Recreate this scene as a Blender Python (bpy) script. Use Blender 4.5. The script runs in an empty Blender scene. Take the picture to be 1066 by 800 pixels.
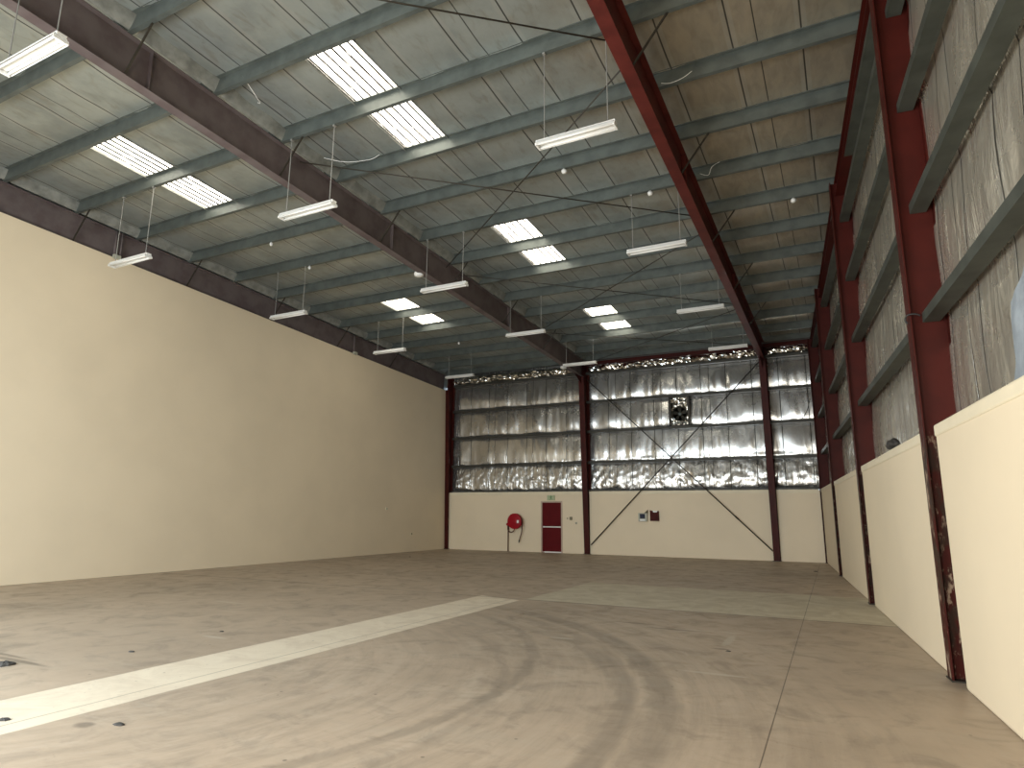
import bpy, math, random
from mathutils import Vector, Matrix, noise as mnoise
random.seed(7)
S = bpy.context.scene
COL = S.collection

# ------------------------------------------------------------------ camera
FPX = 671.7
YAW, PITCH, ROLL, CAMH = .4735, .1973, .0072, 1.573
fw = Vector((-math.sin(YAW)*math.cos(PITCH), math.cos(YAW)*math.cos(PITCH), math.sin(PITCH)))
rt = Vector((math.cos(YAW), math.sin(YAW), 0)); up = rt.cross(fw)
c_, s_ = math.cos(ROLL), math.sin(ROLL)
R_ = c_*rt + s_*up; U_ = -s_*rt + c_*up
cam_data = bpy.data.cameras.new('camera'); cam = bpy.data.objects.new('camera', cam_data)
cam.matrix_world = Matrix(((R_.x, U_.x, -fw.x, 0), (R_.y, U_.y, -fw.y, 0), (R_.z, U_.z, -fw.z, CAMH), (0, 0, 0, 1)))
cam_data.sensor_width = 36; cam_data.lens = FPX/1066*36; cam_data.clip_start = .05; cam_data.clip_end = 200
COL.objects.link(cam); S.camera = cam

# ------------------------------------------------------------------ world, light, exposure
S.view_settings.view_transform = 'Standard'; S.view_settings.look = 'None'
S.view_settings.gamma = 1; S.view_settings.use_curve_mapping = False
S.view_settings.exposure = 0.48
w = bpy.data.worlds.new('sky'); S.world = w; w.use_nodes = True
w.node_tree.nodes['Background'].inputs[0].default_value = (.75, .85, 1, 1)
w.node_tree.nodes['Background'].inputs[1].default_value = 1.0

def area(name, loc, target, sx, sy, power, color):
    l = bpy.data.lights.new(name, 'AREA'); l.shape = 'RECTANGLE'; l.size = sx; l.size_y = sy
    l.energy = power; l.color = color
    o = bpy.data.objects.new(name, l); o.location = loc
    o.rotation_euler = (Vector(target)-Vector(loc)).to_track_quat('-Z', 'Z').to_euler()
    COL.objects.link(o); return o
DOOR_X0, DOOR_X1, DOOR_Z = -12.4, -4.6, 5.2       # the open loading door behind the camera
DOOR2_X0, DOOR2_X1, DOOR2_Z = -3.6, -.4, 3.4
YF = -1.6
dxm = (DOOR_X0+DOOR_X1)/2
area('sky_through_loading_door', (dxm-.2, YF-.05, 3.6), (dxm-.2, YF+10, -3.2), DOOR_X1-DOOR_X0-.4, 2.9, 760, (.71, .87, 1))
area('yard_light_through_loading_door', (dxm, YF-.05, 1.5), (dxm, YF+10, 5.5), DOOR_X1-DOOR_X0-.4, 2.6, 450, (1, .94, .84))
area('daylight_small_door', ((DOOR2_X0+DOOR2_X1)/2, YF-.05, DOOR2_Z/2), ((DOOR2_X0+DOOR2_X1)/2+1, 10, DOOR2_Z/2), DOOR2_X1-DOOR2_X0-.2, DOOR2_Z-.2, 380, (1, .95, .84))
SKYLIGHT_STRENGTH = 6.0

# ------------------------------------------------------------------ building dimensions
XL = -15.948; D = 24.763; HT = 7.748; HB = 7.044; SL = .0496
def G(y): return -.7617+.0931*(D-y)               # inner face of the right wall (it runs slightly askew)
GA = math.atan(.0931)
def zr(y, h=HT): return h+SL*(D-y)                # height parallel to the roof
XC, XR = -9.27, -2.31                             # rafter axes
XW = -16.05
PH = .26                                          # purlin depth
YS = [24.93-1.53*k for k in range(18)]            # purlin rows, first = end wall
YS[0] = 24.72
COLS_Y = [7.99, 13.88, 19.74]

# ------------------------------------------------------------------ mesh helpers
class MB:
    def __init__(s): s.v = []; s.f = []; s.sm = False
    def add(s, vs, fs):
        n = len(s.v); s.v += [tuple(v) for v in vs]; s.f += [tuple(i+n for i in f) for f in fs]; return s
    def box(s, x0, x1, y0, y1, z0, z1, M=None):
        vs = [Vector((x, y, z)) for x in (x0, x1) for y in (y0, y1) for z in (z0, z1)]
        if M: vs = [M @ v for v in vs]
        return s.add(vs, [(0,1,3,2),(4,6,7,5),(0,4,5,1),(2,3,7,6),(0,2,6,4),(1,5,7,3)])
    def sweep(s, prof, A, B, u, v, profB=None, caps=True):
        A, B, u, v = Vector(A), Vector(B), Vector(u), Vector(v)
        n = len(prof); pb = profB or prof
        vs = [A+u*p[0]+v*p[1] for p in prof]+[B+u*p[0]+v*p[1] for p in pb]
        fs = [(i, (i+1) % n, n+(i+1) % n, n+i) for i in range(n)]
        if caps: fs += [tuple(range(n))[::-1], tuple(range(n, 2*n))]
        return s.add(vs, fs)
    def tube(s, pts, r, n=8, caps=True):
        pts = [Vector(p) for p in pts]; rings = []
        prev = None
        for i, p in enumerate(pts):
            d = (pts[min(i+1, len(pts)-1)]-pts[max(i-1, 0)]).normalized()
            if prev is None:
                a = d.orthogonal().normalized()
            else:
                a = (prev-d*prev.dot(d)).normalized()
            prev = a; b = d.cross(a)
            rr = r[i] if isinstance(r, (list, tuple)) else r
            rings.append([p+a*math.cos(2*math.pi*k/n)*rr+b*math.sin(2*math.pi*k/n)*rr for k in range(n)])
        vs = [q for ring in rings for q in ring]; fs = []
        for i in range(len(pts)-1):
            for k in range(n):
                fs.append((i*n+k, i*n+(k+1) % n, (i+1)*n+(k+1) % n, (i+1)*n+k))
        if caps: fs += [tuple(range(n))[::-1], tuple(range((len(pts)-1)*n, len(pts)*n))]
        return s.add(vs, fs)
    def lathe(s, prof, c, axis, n=32):
        # prof: (radius, height along axis)
        c = Vector(c); ax = Vector(axis).normalized(); a = ax.orthogonal().normalized(); b = ax.cross(a)
        vs = []; fs = []
        for r, h in prof:
            for k in range(n):
                t = 2*math.pi*k/n; vs.append(c+ax*h+a*math.cos(t)*r+b*math.sin(t)*r)
        for i in range(len(prof)-1):
            for k in range(n):
                fs.append((i*n+k, i*n+(k+1) % n, (i+1)*n+(k+1) % n, (i+1)*n+k))
        fs += [tuple(range(n))[::-1], tuple(range((len(prof)-1)*n, len(prof)*n))]
        return s.add(vs, fs)
    def build(s, name, m, parent=None, smooth=False, bevel=0):
        me = bpy.data.meshes.new(name)
        off = Vector((0, 0, 0)); q = parent
        while q: off = off+q.location; q = q.parent
        me.from_pydata([tuple(Vector(v)-off) for v in s.v], [], s.f); me.update()
        import bmesh
        bm = bmesh.new(); bm.from_mesh(me); bmesh.ops.recalc_face_normals(bm, faces=bm.faces); bm.to_mesh(me); bm.free()
        if smooth: me.polygons.foreach_set('use_smooth', [True]*len(me.polygons))
        o = bpy.data.objects.new(name, me); COL.objects.link(o)
        if m: me.materials.append(m)
        if parent: o.parent = parent
        if bevel:
            b = o.modifiers.new('bevel', 'BEVEL'); b.width = bevel; b.segments = 2; b.limit_method = 'ANGLE'
        return o

def tag(o, label=None, cat=None, group=None, kind=None):
    if label: o['label'] = label
    if cat: o['category'] = cat
    if group: o['group'] = group
    if kind: o['kind'] = kind
    return o
def empty(name, loc, label, cat, group=None):
    o = bpy.data.objects.new(name, None); o.location = loc; o.empty_display_size = .1; COL.objects.link(o)
    return tag(o, label, cat, group)
def grid(fn, nu, nv):
    vs = [fn(i/nu, j/nv) for j in range(nv+1) for i in range(nu+1)]
    fs = [(j*(nu+1)+i, j*(nu+1)+i+1, (j+1)*(nu+1)+i+1, (j+1)*(nu+1)+i) for j in range(nv) for i in range(nu)]
    return vs, fs

# profiles
def I_prof(wd, dp, tf=.012, tw=.008):             # u = width, v = depth (centred)
    a, b = wd/2, dp/2
    return [(-a,-b),(a,-b),(a,-b+tf),(tw/2,-b+tf),(tw/2,b-tf),(a,b-tf),(a,b),(-a,b),(-a,b-tf),(-tw/2,b-tf),(-tw/2,-b+tf),(-a,-b+tf)]
def Z_prof(h=.2, f=.075, l=.02, t=.004):          # u across, v up from 0
    return [(0,0),(-f,0),(-f,l),(-f+t,l),(-f+t,t),(-t,t),(-t,h),(f-t,h),(f-t,h-l),(f-2*t,h-l),(f-2*t,h-t),(0,h-t)]
def C_prof(dp=.25, h=.075, l=.022, t=.005):       # u: from inner lip (0) to wall (dp), v: web at the bottom, flanges up
    return [(0,0),(dp,0),(dp,h),(dp-l,h),(dp-l,h-t),(dp-t,h-t),(dp-t,t),(t,t),(t,h-t),(l,h-t),(l,h),(0,h)]

# ------------------------------------------------------------------ materials
class NT:
    def __init__(s, name):
        s.m = bpy.data.materials.new(name); s.m.use_nodes = True; s.t = s.m.node_tree
        s.b = s.t.nodes['Principled BSDF']; s.geo = s.t.nodes.new('ShaderNodeTexCoord')
        s.P = s.geo.outputs['Object']
    def n(s, typ, **kw):
        o = s.t.nodes.new(typ)
        for k, v in kw.items(): setattr(o, k, v)
        return o
    def link(s, a, b):
        if isinstance(a, (int, float)): b.default_value = a
        elif isinstance(a, tuple): b.default_value = a if len(a) != 3 or b.type == 'VECTOR' else (*a, 1)
        else: s.t.links.new(a, b)
    def math(s, op, a, b=0, c=None):
        o = s.n('ShaderNodeMath', operation=op); s.link(a, o.inputs[0]); s.link(b, o.inputs[1])
        if c is not None: s.link(c, o.inputs[2])
        return o.outputs[0]
    def xyz(s, v=None):
        o = s.n('ShaderNodeSeparateXYZ'); s.t.links.new(v or s.P, o.inputs[0]); return o.outputs
    def scale(s, sc, loc=(0,0,0), rot=(0,0,0), v=None):
        o = s.n('ShaderNodeMapping'); s.t.links.new(v or s.P, o.inputs[0])
        o.inputs['Scale'].default_value = sc; o.inputs['Location'].default_value = loc; o.inputs['Rotation'].default_value = rot
        return o.outputs[0]
    def noise(s, v, sc=5, det=4, rough=.55, dist=0):
        o = s.n('ShaderNodeTexNoise'); s.t.links.new(v, o.inputs['Vector'])
        o.inputs['Scale'].default_value = sc; o.inputs['Detail'].default_value = det
        o.inputs['Roughness'].default_value = rough; o.inputs['Distortion'].default_value = dist
        return o.outputs['Fac']
    def voro(s, v, sc=5, feature='F1'):
        o = s.n('ShaderNodeTexVoronoi', feature=feature); s.t.links.new(v, o.inputs['Vector']); o.inputs['Scale'].default_value = sc
        return o.outputs['Distance']
    def rng(s, v, a, b, c=0, d=1, smooth=True):
        o = s.n('ShaderNodeMapRange', interpolation_type='SMOOTHSTEP' if smooth else 'LINEAR')
        s.link(v, o.inputs[0])
        for i, q in enumerate((a, b, c, d)): s.link(q, o.inputs[1+i])
        return o.outputs[0]
    def mix(s, f, a, b, mode='MIX'):
        o = s.n('ShaderNodeMix', data_type='RGBA', blend_type=mode)
        s.link(f, o.inputs[0]); s.link(a, o.inputs[6]); s.link(b, o.inputs[7]); return o.outputs[2]
    def bump(s, h, st=.3, dist=.02, nrm=None):
        o = s.n('ShaderNodeBump'); o.inputs['Strength'].default_value = st; o.inputs['Distance'].default_value = dist
        s.t.links.new(h, o.inputs['Height'])
        if nrm: s.t.links.new(nrm, o.inputs['Normal'])
        return o.outputs[0]
    def out(s, col=None, rough=None, metal=None, nrm=None, spec=None):
        if col is not None: s.link(col, s.b.inputs['Base Color'])
        if rough is not None: s.link(rough, s.b.inputs['Roughness'])
        if metal is not None: s.link(metal, s.b.inputs['Metallic'])
        if spec is not None: s.b.inputs['Specular IOR Level'].default_value = spec
        if nrm is not None: s.t.links.new(nrm, s.b.inputs['Normal'])
        return s.m

def paint(name, col, rough=.5, var=.12, metal=0, sc=3, bump=.0, spec=.4):
    t = NT(name); n = t.noise(t.P, sc, 5)
    c2 = tuple(max(0, c*(1-var*2)) for c in col)
    c = t.mix(t.rng(n, .3, .75), col, c2)
    nr = t.bump(t.noise(t.P, sc*12, 3), bump, .004) if bump else None
    return t.out(c, rough, metal, nr, spec)

M = {}
M['cream'] = paint('cream_paint', (.775, .66, .48), .55, .03, sc=.6, bump=.12)
M['cream_cap'] = paint('cream_cap', (.78, .69, .51), .5, .04, sc=2)
M['galv'] = paint('galvanised_steel', (.115, .132, .122), .45, .16, metal=.25, sc=4, bump=.05)
M['galv_dark'] = paint('dark_galvanised_steel', (.055, .052, .042), .5, .2, metal=.2, sc=5)  # much darker galvanised tone: end wall girts, roof sheet, fan
M['galv_side'] = paint('dull_galvanised_girt', (.075, .083, .070), .5, .2, metal=.25, sc=3, bump=.1)
M['white'] = paint('white_enamel', (.8, .8, .77), .35, .03)
M['tube_white'] = paint('tube_glass', (.85, .85, .82), .25, .02)
M['rod'] = paint('hanger_steel', (.30, .30, .28), .5, .1, metal=.2)
M['brace'] = paint('brace_steel', (.045, .038, .028), .5, .2, metal=.2)
M['black'] = paint('black_plastic', (.02, .02, .02), .5, .1)
M['door_red'] = paint('red_door_paint', (.105, .002, .004), .55, .08, spec=.15)
M['reel_red'] = paint('red_enamel', (.33, .006, .015), .4, .06, spec=.2)
M['dark_red'] = paint('dark_red_plastic', (.06, .004, .003), .55, .1, spec=.15)
M['pink'] = paint('door_frame_paint', (.50, .38, .30), .5, .06)
M['grey_box'] = paint('grey_enclosure', (.42, .42, .34), .45, .06)
M['screen'] = paint('dark_screen', (.02, .024, .045), .5, .1, spec=.2)
M['green'] = paint('sign_green', (.10, .22, .09), .4, .05)
M['sign'] = paint('sign_pale', (.42, .48, .30), .4, .05)
M['olive'] = paint('olive_box', (.12, .09, .03), .5, .1)
M['stone'] = paint('concrete_rubble', (.06, .055, .05), .9, .2, sc=20)
M['hose'] = paint('red_hose', (.07, .012, .008), .6, .1, spec=.2)
M['patch'] = paint('pale_blue_board', (.30, .34, .38), .7, .15, sc=6, bump=.2)

def steel_red(name, col, col2, chip=.0):
    t = NT(name); z = t.xyz()[2]
    c = t.mix(t.rng(t.noise(t.P, 2.5, 5), .35, .7), col, col2)
    if chip:
        ch = t.rng(t.noise(t.scale((1, 1, .35)), 14, 5, .65), .53, .60)
        low = t.rng(z, 2.55, 2.2)
        c = t.mix(t.math('MULTIPLY', ch, low), c, (.30, .22, .16))
        rust = t.math('MULTIPLY', t.rng(t.noise(t.scale((1,1,.5)), 7, 4), .45, .6), low)
        c = t.mix(rust, c, (.035, .018, .012))
    return t.out(c, .5, 0, t.bump(t.noise(t.P, 30, 3), .1, .003), .15)
M['red'] = steel_red('red_oxide_steel', (.058, .009, .0065), (.042, .007, .005))
M['red_rafter'] = steel_red('red_oxide_rafter', (.115, .024, .019), (.08, .017, .014))
M['plum'] = steel_red('plum_brown_rafter', (.14, .115, .112), (.105, .08, .08))
M['red_worn'] = steel_red('red_oxide_worn', (.058, .009, .0065), (.042, .007, .005), chip=1)
M['redbrown'] = M['red']

def foil(name, base, rough, metal, axis='x', period=.98, dust=.3, dustcol=(.30,.25,.18), crinkle=.5, seamoff=0., lowz=None, along=(1,1,.25), bd=.03):
    """reflective insulation blanket: taped seams, dust blotches, creases"""
    t = NT(name); X, Y, Z = t.xyz()
    a = X if axis == 'x' else Y
    f = t.math('FRACT', t.math('DIVIDE', t.math('ADD', a, 200*period+seamoff), period))
    d = t.math('MULTIPLY', t.math('ABSOLUTE', t.math('SUBTRACT', f, .5)), period)    # .49 at the seam
    seam = t.rng(d, period/2-.016, period/2-.008)
    tape = t.rng(d, period/2-.085, period/2-.075)
    f2 = t.math('FRACT', t.math('DIVIDE', t.math('ADD', a, 200*period*2+seamoff+.62), period*2))
    seam2 = t.rng(t.math('MULTIPLY', t.math('ABSOLUTE', t.math('SUBTRACT', f2, .5)), period*2), period-.012, period-.006)
    seam = t.math('MAXIMUM', seam, seam2)
    n1 = t.noise(t.P, .9, 5, .6)
    n2 = t.noise(t.scale(along), 6, 4, .6, .6)
    c = t.mix(t.rng(n1, .35, .7), base, tuple(q*.72 for q in base))
    c = t.mix(t.math('MULTIPLY', t.rng(n2, .5, .72), dust), c, dustcol)
    if name == 'roof_foil':  # right bay: warm light off the cream wall, painted in as tan
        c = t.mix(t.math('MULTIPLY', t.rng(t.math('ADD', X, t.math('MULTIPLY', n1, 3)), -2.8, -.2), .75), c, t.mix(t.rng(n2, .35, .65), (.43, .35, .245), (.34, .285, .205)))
    c = t.mix(t.math('MULTIPLY', tape, .25), c, (.5, .5, .46))
    c = t.mix(t.math('MULTIPLY', seam, .85), c, (.02, .02, .018))
    rr = t.rng(n1, .3, .7, rough*.8, rough*1.25)
    h1 = t.noise(t.scale(along), 3.2, 5, .6, 1.0)
    h2 = t.voro(t.scale(tuple(q*1.0 for q in along)), 7, 'SMOOTH_F1')
    h = t.math('ADD', t.math('MULTIPLY', h1, 1.2), t.math('MULTIPLY', h2, .45))
    if lowz is not None:
        k = t.rng(Z, lowz+.25, lowz, .35, 1.6); h = t.math('MULTIPLY', h, k)
    h = t.math('SUBTRACT', h, t.math('MULTIPLY', seam, .25))
    return t.out(c, rr, metal, t.bump(h, crinkle, bd))
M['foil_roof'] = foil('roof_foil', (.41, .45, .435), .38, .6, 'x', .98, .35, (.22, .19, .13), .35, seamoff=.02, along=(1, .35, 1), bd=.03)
M['foil_end'] = foil('end_wall_foil', (.72, .71, .68), .25, .92, 'x', .93, .2, (.3, .27, .2), .55, lowz=3.6, along=(1, 1, .22), bd=.05)
M['foil_side'] = foil('side_wall_foil', (.62, .575, .48), .27, .65, 'y', .98, .35, (.36, .30, .21), .8, along=(1, 1, .25), bd=.04)
M['foil_bright'] = foil('crumpled_foil', (.85, .84, .80), .12, 1.0, 'x', .98, .1, (.3, .27, .2), .5, bd=.02)
M['foil_strip'] = paint('pale_blanket_edge', (.30, .31, .285), .55, .2, metal=.3, sc=5, bump=.3)

def floor_mat():
    t = NT('stained_concrete'); X, Y, Z = t.xyz()
    def band(v, a, b, e=.012):
        return t.math('MULTIPLY', t.rng(v, a-e, a+e), t.rng(v, b+e, b-e))
    wob = t.math('MULTIPLY', t.math('SUBTRACT', t.noise(t.P, .8, 2), .5), .05)
    Xw = t.math('ADD', X, wob); Yw = t.math('ADD', Y, wob)
    n1 = t.noise(t.P, .35, 6, .6); n2 = t.noise(t.P, 2.2, 6, .62, .8); n3 = t.noise(t.scale((.25, 1.2, 1), rot=(0,0,.35)), 1.8, 6, .7)
    n4 = t.noise(t.P, 14, 5, .7)
    c = t.mix(t.rng(n1, .35, .68), (.455, .357, .262), (.362, .284, .208))
    c = t.mix(t.math('MULTIPLY', t.rng(n2, .48, .72), .45), c, (.17, .142, .108))
    c = t.mix(t.math('MULTIPLY', t.rng(n3, .50, .74), .26), c, (.46, .40, .31))
    c = t.mix(t.math('MULTIPLY', t.rng(n4, .52, .8), .30), c, (.40, .345, .27))
    # fine streaks swept round by turning tyres
    dx0 = t.math('ADD', X, 7.4); dy0 = t.math('SUBTRACT', Y, 4.4)
    rad0 = t.math('SQRT', t.math('ADD', t.math('MULTIPLY', dx0, dx0), t.math('MULTIPLY', dy0, dy0)))
    ang0 = t.math('ARCTAN2', dy0, dx0)
    cv = t.n('ShaderNodeCombineXYZ'); t.t.links.new(t.math('MULTIPLY', rad0, 4.0), cv.inputs[0]); t.t.links.new(t.math('MULTIPLY', ang0, 2.2), cv.inputs[1])
    ns = t.noise(cv.outputs[0], 1.6, 6, .72, .3)
    near = t.math('MULTIPLY', t.rng(rad0, 9.0, 6.5), t.rng(dx0, .5, 2.5))
    c = t.mix(t.math('MULTIPLY', t.math('MULTIPLY', t.rng(ns, .45, .68), near), .30), c, (.19, .158, .12))
    c = t.mix(t.math('MULTIPLY', t.math('MULTIPLY', t.rng(ns, .50, .32), near), .20), c, (.56, .485, .385))
    n5 = t.noise(t.scale((.35, 1.6, 1), rot=(0,0,-.25)), 5, 6, .75)
    c = t.mix(t.math('MULTIPLY', t.rng(n5, .52, .72), .16), c, (.20, .168, .13))
    c = t.mix(t.math('MULTIPLY', t.rng(n5, .46, .30), .12), c, (.58, .50, .40))
    # tyre arcs
    for cx, cy, r, wd, st in ((-7.709, 4.144, 6.40, .20, .45), (-6.442, 4.341, 4.80, .16, .30), (-7.617, 5.149, 4.70, .10, .35), (-7.4, 4.3, 5.75, .12, .25), (-7.0, 4.2, 4.25, .08, .2)):
        dx = t.math('SUBTRACT', X, cx); dy = t.math('SUBTRACT', Y, cy)
        rad = t.math('SQRT', t.math('ADD', t.math('MULTIPLY', dx, dx), t.math('MULTIPLY', dy, dy)))
        rad = t.math('ADD', rad, t.math('MULTIPLY', t.math('SUBTRACT', n2, .5), .25))
        dd = t.math('ABSOLUTE', t.math('SUBTRACT', rad, r))
        m = t.math('MULTIPLY', t.rng(dd, wd, wd*.35), t.rng(dx, 1.2, 3.5))
        m = t.math('MULTIPLY', m, t.rng(n3, .3, .6, .5, 1))
        c = t.mix(t.math('MULTIPLY', m, st), c, (.13, .108, .082))
    # strips of newer concrete
    s1 = t.math('MULTIPLY', band(Xw, -6.46, -5.49), t.rng(t.math('ADD', Y, t.math('MULTIPLY', X, .3)), 9.47, 9.43))
    c1 = t.mix(t.rng(n2, .35, .7), (.72, .625, .48), (.61, .515, .39))
    c1 = t.mix(t.math('MULTIPLY', t.rng(n4, .58, .7), .3), c1, (.3, .26, .2))
    c1 = t.mix(band(Xw, -5.72, -5.705, .008), c1, (.33, .28, .21))
    c = t.mix(s1, c, c1)
    s2 = t.math('MULTIPLY', t.rng(X, -5.49, -5.45), band(Yw, 11.28, 14.75))
    c2 = t.mix(t.rng(n2, .3, .7), (.56, .50, .37), (.47, .41, .30))
    c = t.mix(t.math('MULTIPLY', s2, .9), c, c2)
    c = t.mix(t.math('MULTIPLY', band(Yw, 11.25, 11.29, .01), t.rng(X, -5.5, -5.4)), c, (.12, .10, .075))
    c = t.mix(t.math('MULTIPLY', band(Yw, 11.25, 11.29, .01), .8), c, (.15, .125, .09))
    # saw cut
    jx = t.math('ADD', X, t.math('MULTIPLY', Y, .0165))
    c = t.mix(band(jx, -.559, -.552, .004), c, (.07, .055, .04))
    # pale scuffs: centre x, y, half sizes
    for cx, cy, hx, hy in ((-1.95, 9.55, .28, .05), (-1.56, 9.58, .22, .045), (-1.48, 9.0, .07, .45), (-1.35, 7.1, .40, .05), (-8.64, 13.0, .35, .06), (-3.4, 8.1, .22, .05), (-9.8, 8.3, .5, .05), (-7.3, 6.0, .3, .05)):
        ax = t.math('DIVIDE', t.math('SUBTRACT', X, cx), hx); ay = t.math('DIVIDE', t.math('SUBTRACT', Y, cy), hy)
        rr = t.math('ADD', t.math('MULTIPLY', ax, ax), t.math('MULTIPLY', ay, ay))
        rr = t.math('ADD', rr, t.math('MULTIPLY', n4, .9))
        c = t.mix(t.math('MULTIPLY', t.rng(rr, 1.5, .6), .6), c, (.52, .47, .38))
    for cx, cy, hx, hy in ((-2.32, 9.45, .45, .06), (-1.48, 8.4, .12, .06), (-7.95, 4.1, .7, .05), (-8.6, 4.2, .8, .04), (-5.2, 3.2, .10, .08), (-2.9, 9.7, .4, .05)):
        ax = t.math('DIVIDE', t.math('SUBTRACT', X, cx), hx); ay = t.math('DIVIDE', t.math('SUBTRACT', Y, cy), hy)
        rr = t.math('ADD', t.math('MULTIPLY', ax, ax), t.math('MULTIPLY', ay, ay))
        rr = t.math('ADD', rr, t.math('MULTIPLY', n4, .9))
        c = t.mix(t.math('MULTIPLY', t.rng(rr, 1.5, .6), .55), c, (.08, .065, .05))
    # small dark specks
    sp2 = t.voro(t.scale((1, 1, 1)), 8.5)
    c = t.mix(t.math('MULTIPLY', t.math('MULTIPLY', t.rng(sp2, .075, .045), t.rng(n1, .42, .6)), .55), c, (.12, .10, .08))
    sp = t.voro(t.scale((1, 1, 1)), 3.2)
    c = t.mix(t.math('MULTIPLY', t.rng(sp, .055, .035), .6), c, (.08, .065, .05))
    ro = t.rng(n2, .3, .7, .42, .62)
    return t.out(c, ro, 0, t.bump(t.math('ADD', t.math('MULTIPLY', n4, .3), n2), .12, .01), .45)
M['floor'] = floor_mat()

def skylight_mat():
    t = NT('translucent_skylight'); X, Y, Z = t.xyz()
    f = t.math('FRACT', t.math('DIVIDE', t.math('ADD', X, 100), .1667))
    d = t.math('ABSOLUTE', t.math('SUBTRACT', f, .5))
    line = t.rng(d, .27, .33)
    n = t.noise(t.scale((1, .15, 1)), 30, 3)
    c = t.mix(t.math('MULTIPLY', line, t.rng(n, .15, .42)), (1, .93, .78), (.002, .0015, .001))
    e = t.n('ShaderNodeEmission'); t.t.links.new(c, e.inputs[0]); e.inputs[1].default_value = SKYLIGHT_STRENGTH
    t.t.links.new(e.outputs[0], t.t.nodes['Material Output'].inputs[0]); return t.m
M['skylight'] = skylight_mat()

# ------------------------------------------------------------------ floor, walls, ceiling
fm = MB(); fm.box(-17.5, 4.5, YF-.3, D+.6, -.15, 0)
tag(fm.build('floor', M['floor']), 'stained grey-brown concrete warehouse floor with pale patched strips', kind='structure')

wl = MB(); wl.sweep([(0, 0), (-.2, 0), (-.2, 1), (0, 1)], (XL, YF-.2, 0), (XL, YF-.2, 0), (1,0,0), (0,0,1)) if False else None
y0, y1 = YF-.2, D+.35
vs = [(XL, y0, 0), (XL, y1, 0), (XL, y1, zr(y1, HB)), (XL, y0, zr(y0, HB)), (XL-.2, y0, 0), (XL-.2, y1, 0), (XL-.2, y1, zr(y1, HB)), (XL-.2, y0, zr(y0, HB))]
wl = MB().add(vs, [(0,1,2,3),(4,7,6,5),(0,4,5,1),(3,2,6,7),(0,3,7,4),(1,5,6,2)])
WL = tag(wl.build('wall_left', M['cream']), 'tall smooth cream painted left wall', kind='structure')
# closing strip above it, behind the rafter
MB().box(XL-.35, XL-.30, y0, y1, HB, 10).build('backing_sheet', M['foil_roof'], WL)

# end wall: cladding lining panels + block wainscot
EW = MB()
def end_panel(x0, x1, z0, z1, bulge=.075):
    def fn(u, v):
        x = x0+(x1-x0)*u; z = z0+(z1-z0)*v
        b = math.sin(math.pi*v**.62)
        q = mnoise.noise(Vector((x*1.7, z*.5, z0)))*.04+mnoise.noise(Vector((x*5, z*1.2, 3+z0)))*.018
        if z0 < 3: q += mnoise.noise(Vector((x*6, z*5, 9)))*.03
        return (x, D+.30-bulge*b*(1+.4*mnoise.noise(Vector((x*.9, 0, z0))))-q*b*1.2, z)
    n = max(8, int((x1-x0)/.06)); EW.add(*grid(fn, n, 22))
GZ = [2.45, 3.60, 4.86, 6.10, 7.34]
for x0, x1 in ((XL, XC), (XC, XR), (XR, G(D)+.3)):
    for a, b in zip(GZ[:-1], GZ[1:]): end_panel(x0, x1, a, b)
EW.add([(XL-.3, D+.31, 7.3), (2, D+.31, 7.3), (2, D+.31, 8.2), (XL-.3, D+.31, 8.2)], [(0,1,2,3)])
WB = tag(EW.build('wall_back', M['foil_end'], smooth=True), 'end wall lined with silver foil insulation above cream blockwork', kind='structure')
MB().box(XL, -11.28, D, D+.34, 0, 2.42).box(-10.36, XC-.1, D, D+.34, 0, 2.42).box(-11.28, -10.36, D, D+.34, 2.06, 2.42).build('wainscot', M['cream'], WB)
MB().box(XC+.1, XR-.12, D, D+.34, 0, 2.42).build('wainscot', M['cream'], WB)
MB().box(XR+.12, G(D)+.1, D, D+.34, 0, 2.42).build('wainscot', M['cream'], WB)
for a, b in ((XL+.2, XC-.1), (XC+.1, XR-.12), (XR+.12, G(D)-.08)):
    MB().box(a, b, D-.018, D+.30, 2.32, 2.44).build('wainscot_cap', M['cream_cap'], WB)
MB().box(XC-.1, XC+.1, D+.2, D+.34, 0, 2.45).box(XR-.12, XR+.12, D+.2, D+.34, 0, 2.45).build('recess_back', M['cream'], WB)

# right wall
RW = MB()
ROT = Matrix.Rotation(math.atan(.0931), 4, 'Z')   # local frame along the right wall
def side_panel(ya, yb, z0, z1, bulge=.03):
    def fn(u, v):
        y = ya+(yb-ya)*u; z0_, z1_ = z0(y) if callable(z0) else z0, z1(y) if callable(z1) else z1
        z = z0_+(z1_-z0_)*v; b = math.sin(math.pi*v**.7)
        q = mnoise.noise(Vector((y*1.7, z*.5, z0_*3)))*.04+mnoise.noise(Vector((y*5, z*1.2, 13)))*.02
        return (G(y)+.32-bulge*b-q*b, y, z)
    RW.add(*grid(fn, max(8, int((yb-ya)/.08)), 18))
RZ = [2.45, 3.66, 4.92, 6.18, 7.44, 8.10]
edges = [YF-.2]+COLS_Y+[D+.3]
for ya, yb in zip(edges[:-1], edges[1:]):
    for a, b in zip(RZ[:-2], RZ[1:-1]): side_panel(ya, yb, a, b)
    side_panel(ya, yb, RZ[-2], lambda y: zr(y, HT+PH+.05))
WR = tag(RW.build('wall_right', M['foil_side'], smooth=True), 'right wall lined with dusty foil insulation above cream blockwork', kind='structure')
def gbox(mb, ya, yb, d0, d1, z0, z1):             # box following the right wall
    vs = []
    for d in (d0, d1):
        for y in (ya, yb):
            for z in (z0, z1): vs.append((G(y)+d, y, z))
    return mb.add(vs, [(0,1,3,2),(4,6,7,5),(0,4,5,1),(2,3,7,6),(0,2,6,4),(1,5,7,3)])
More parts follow.
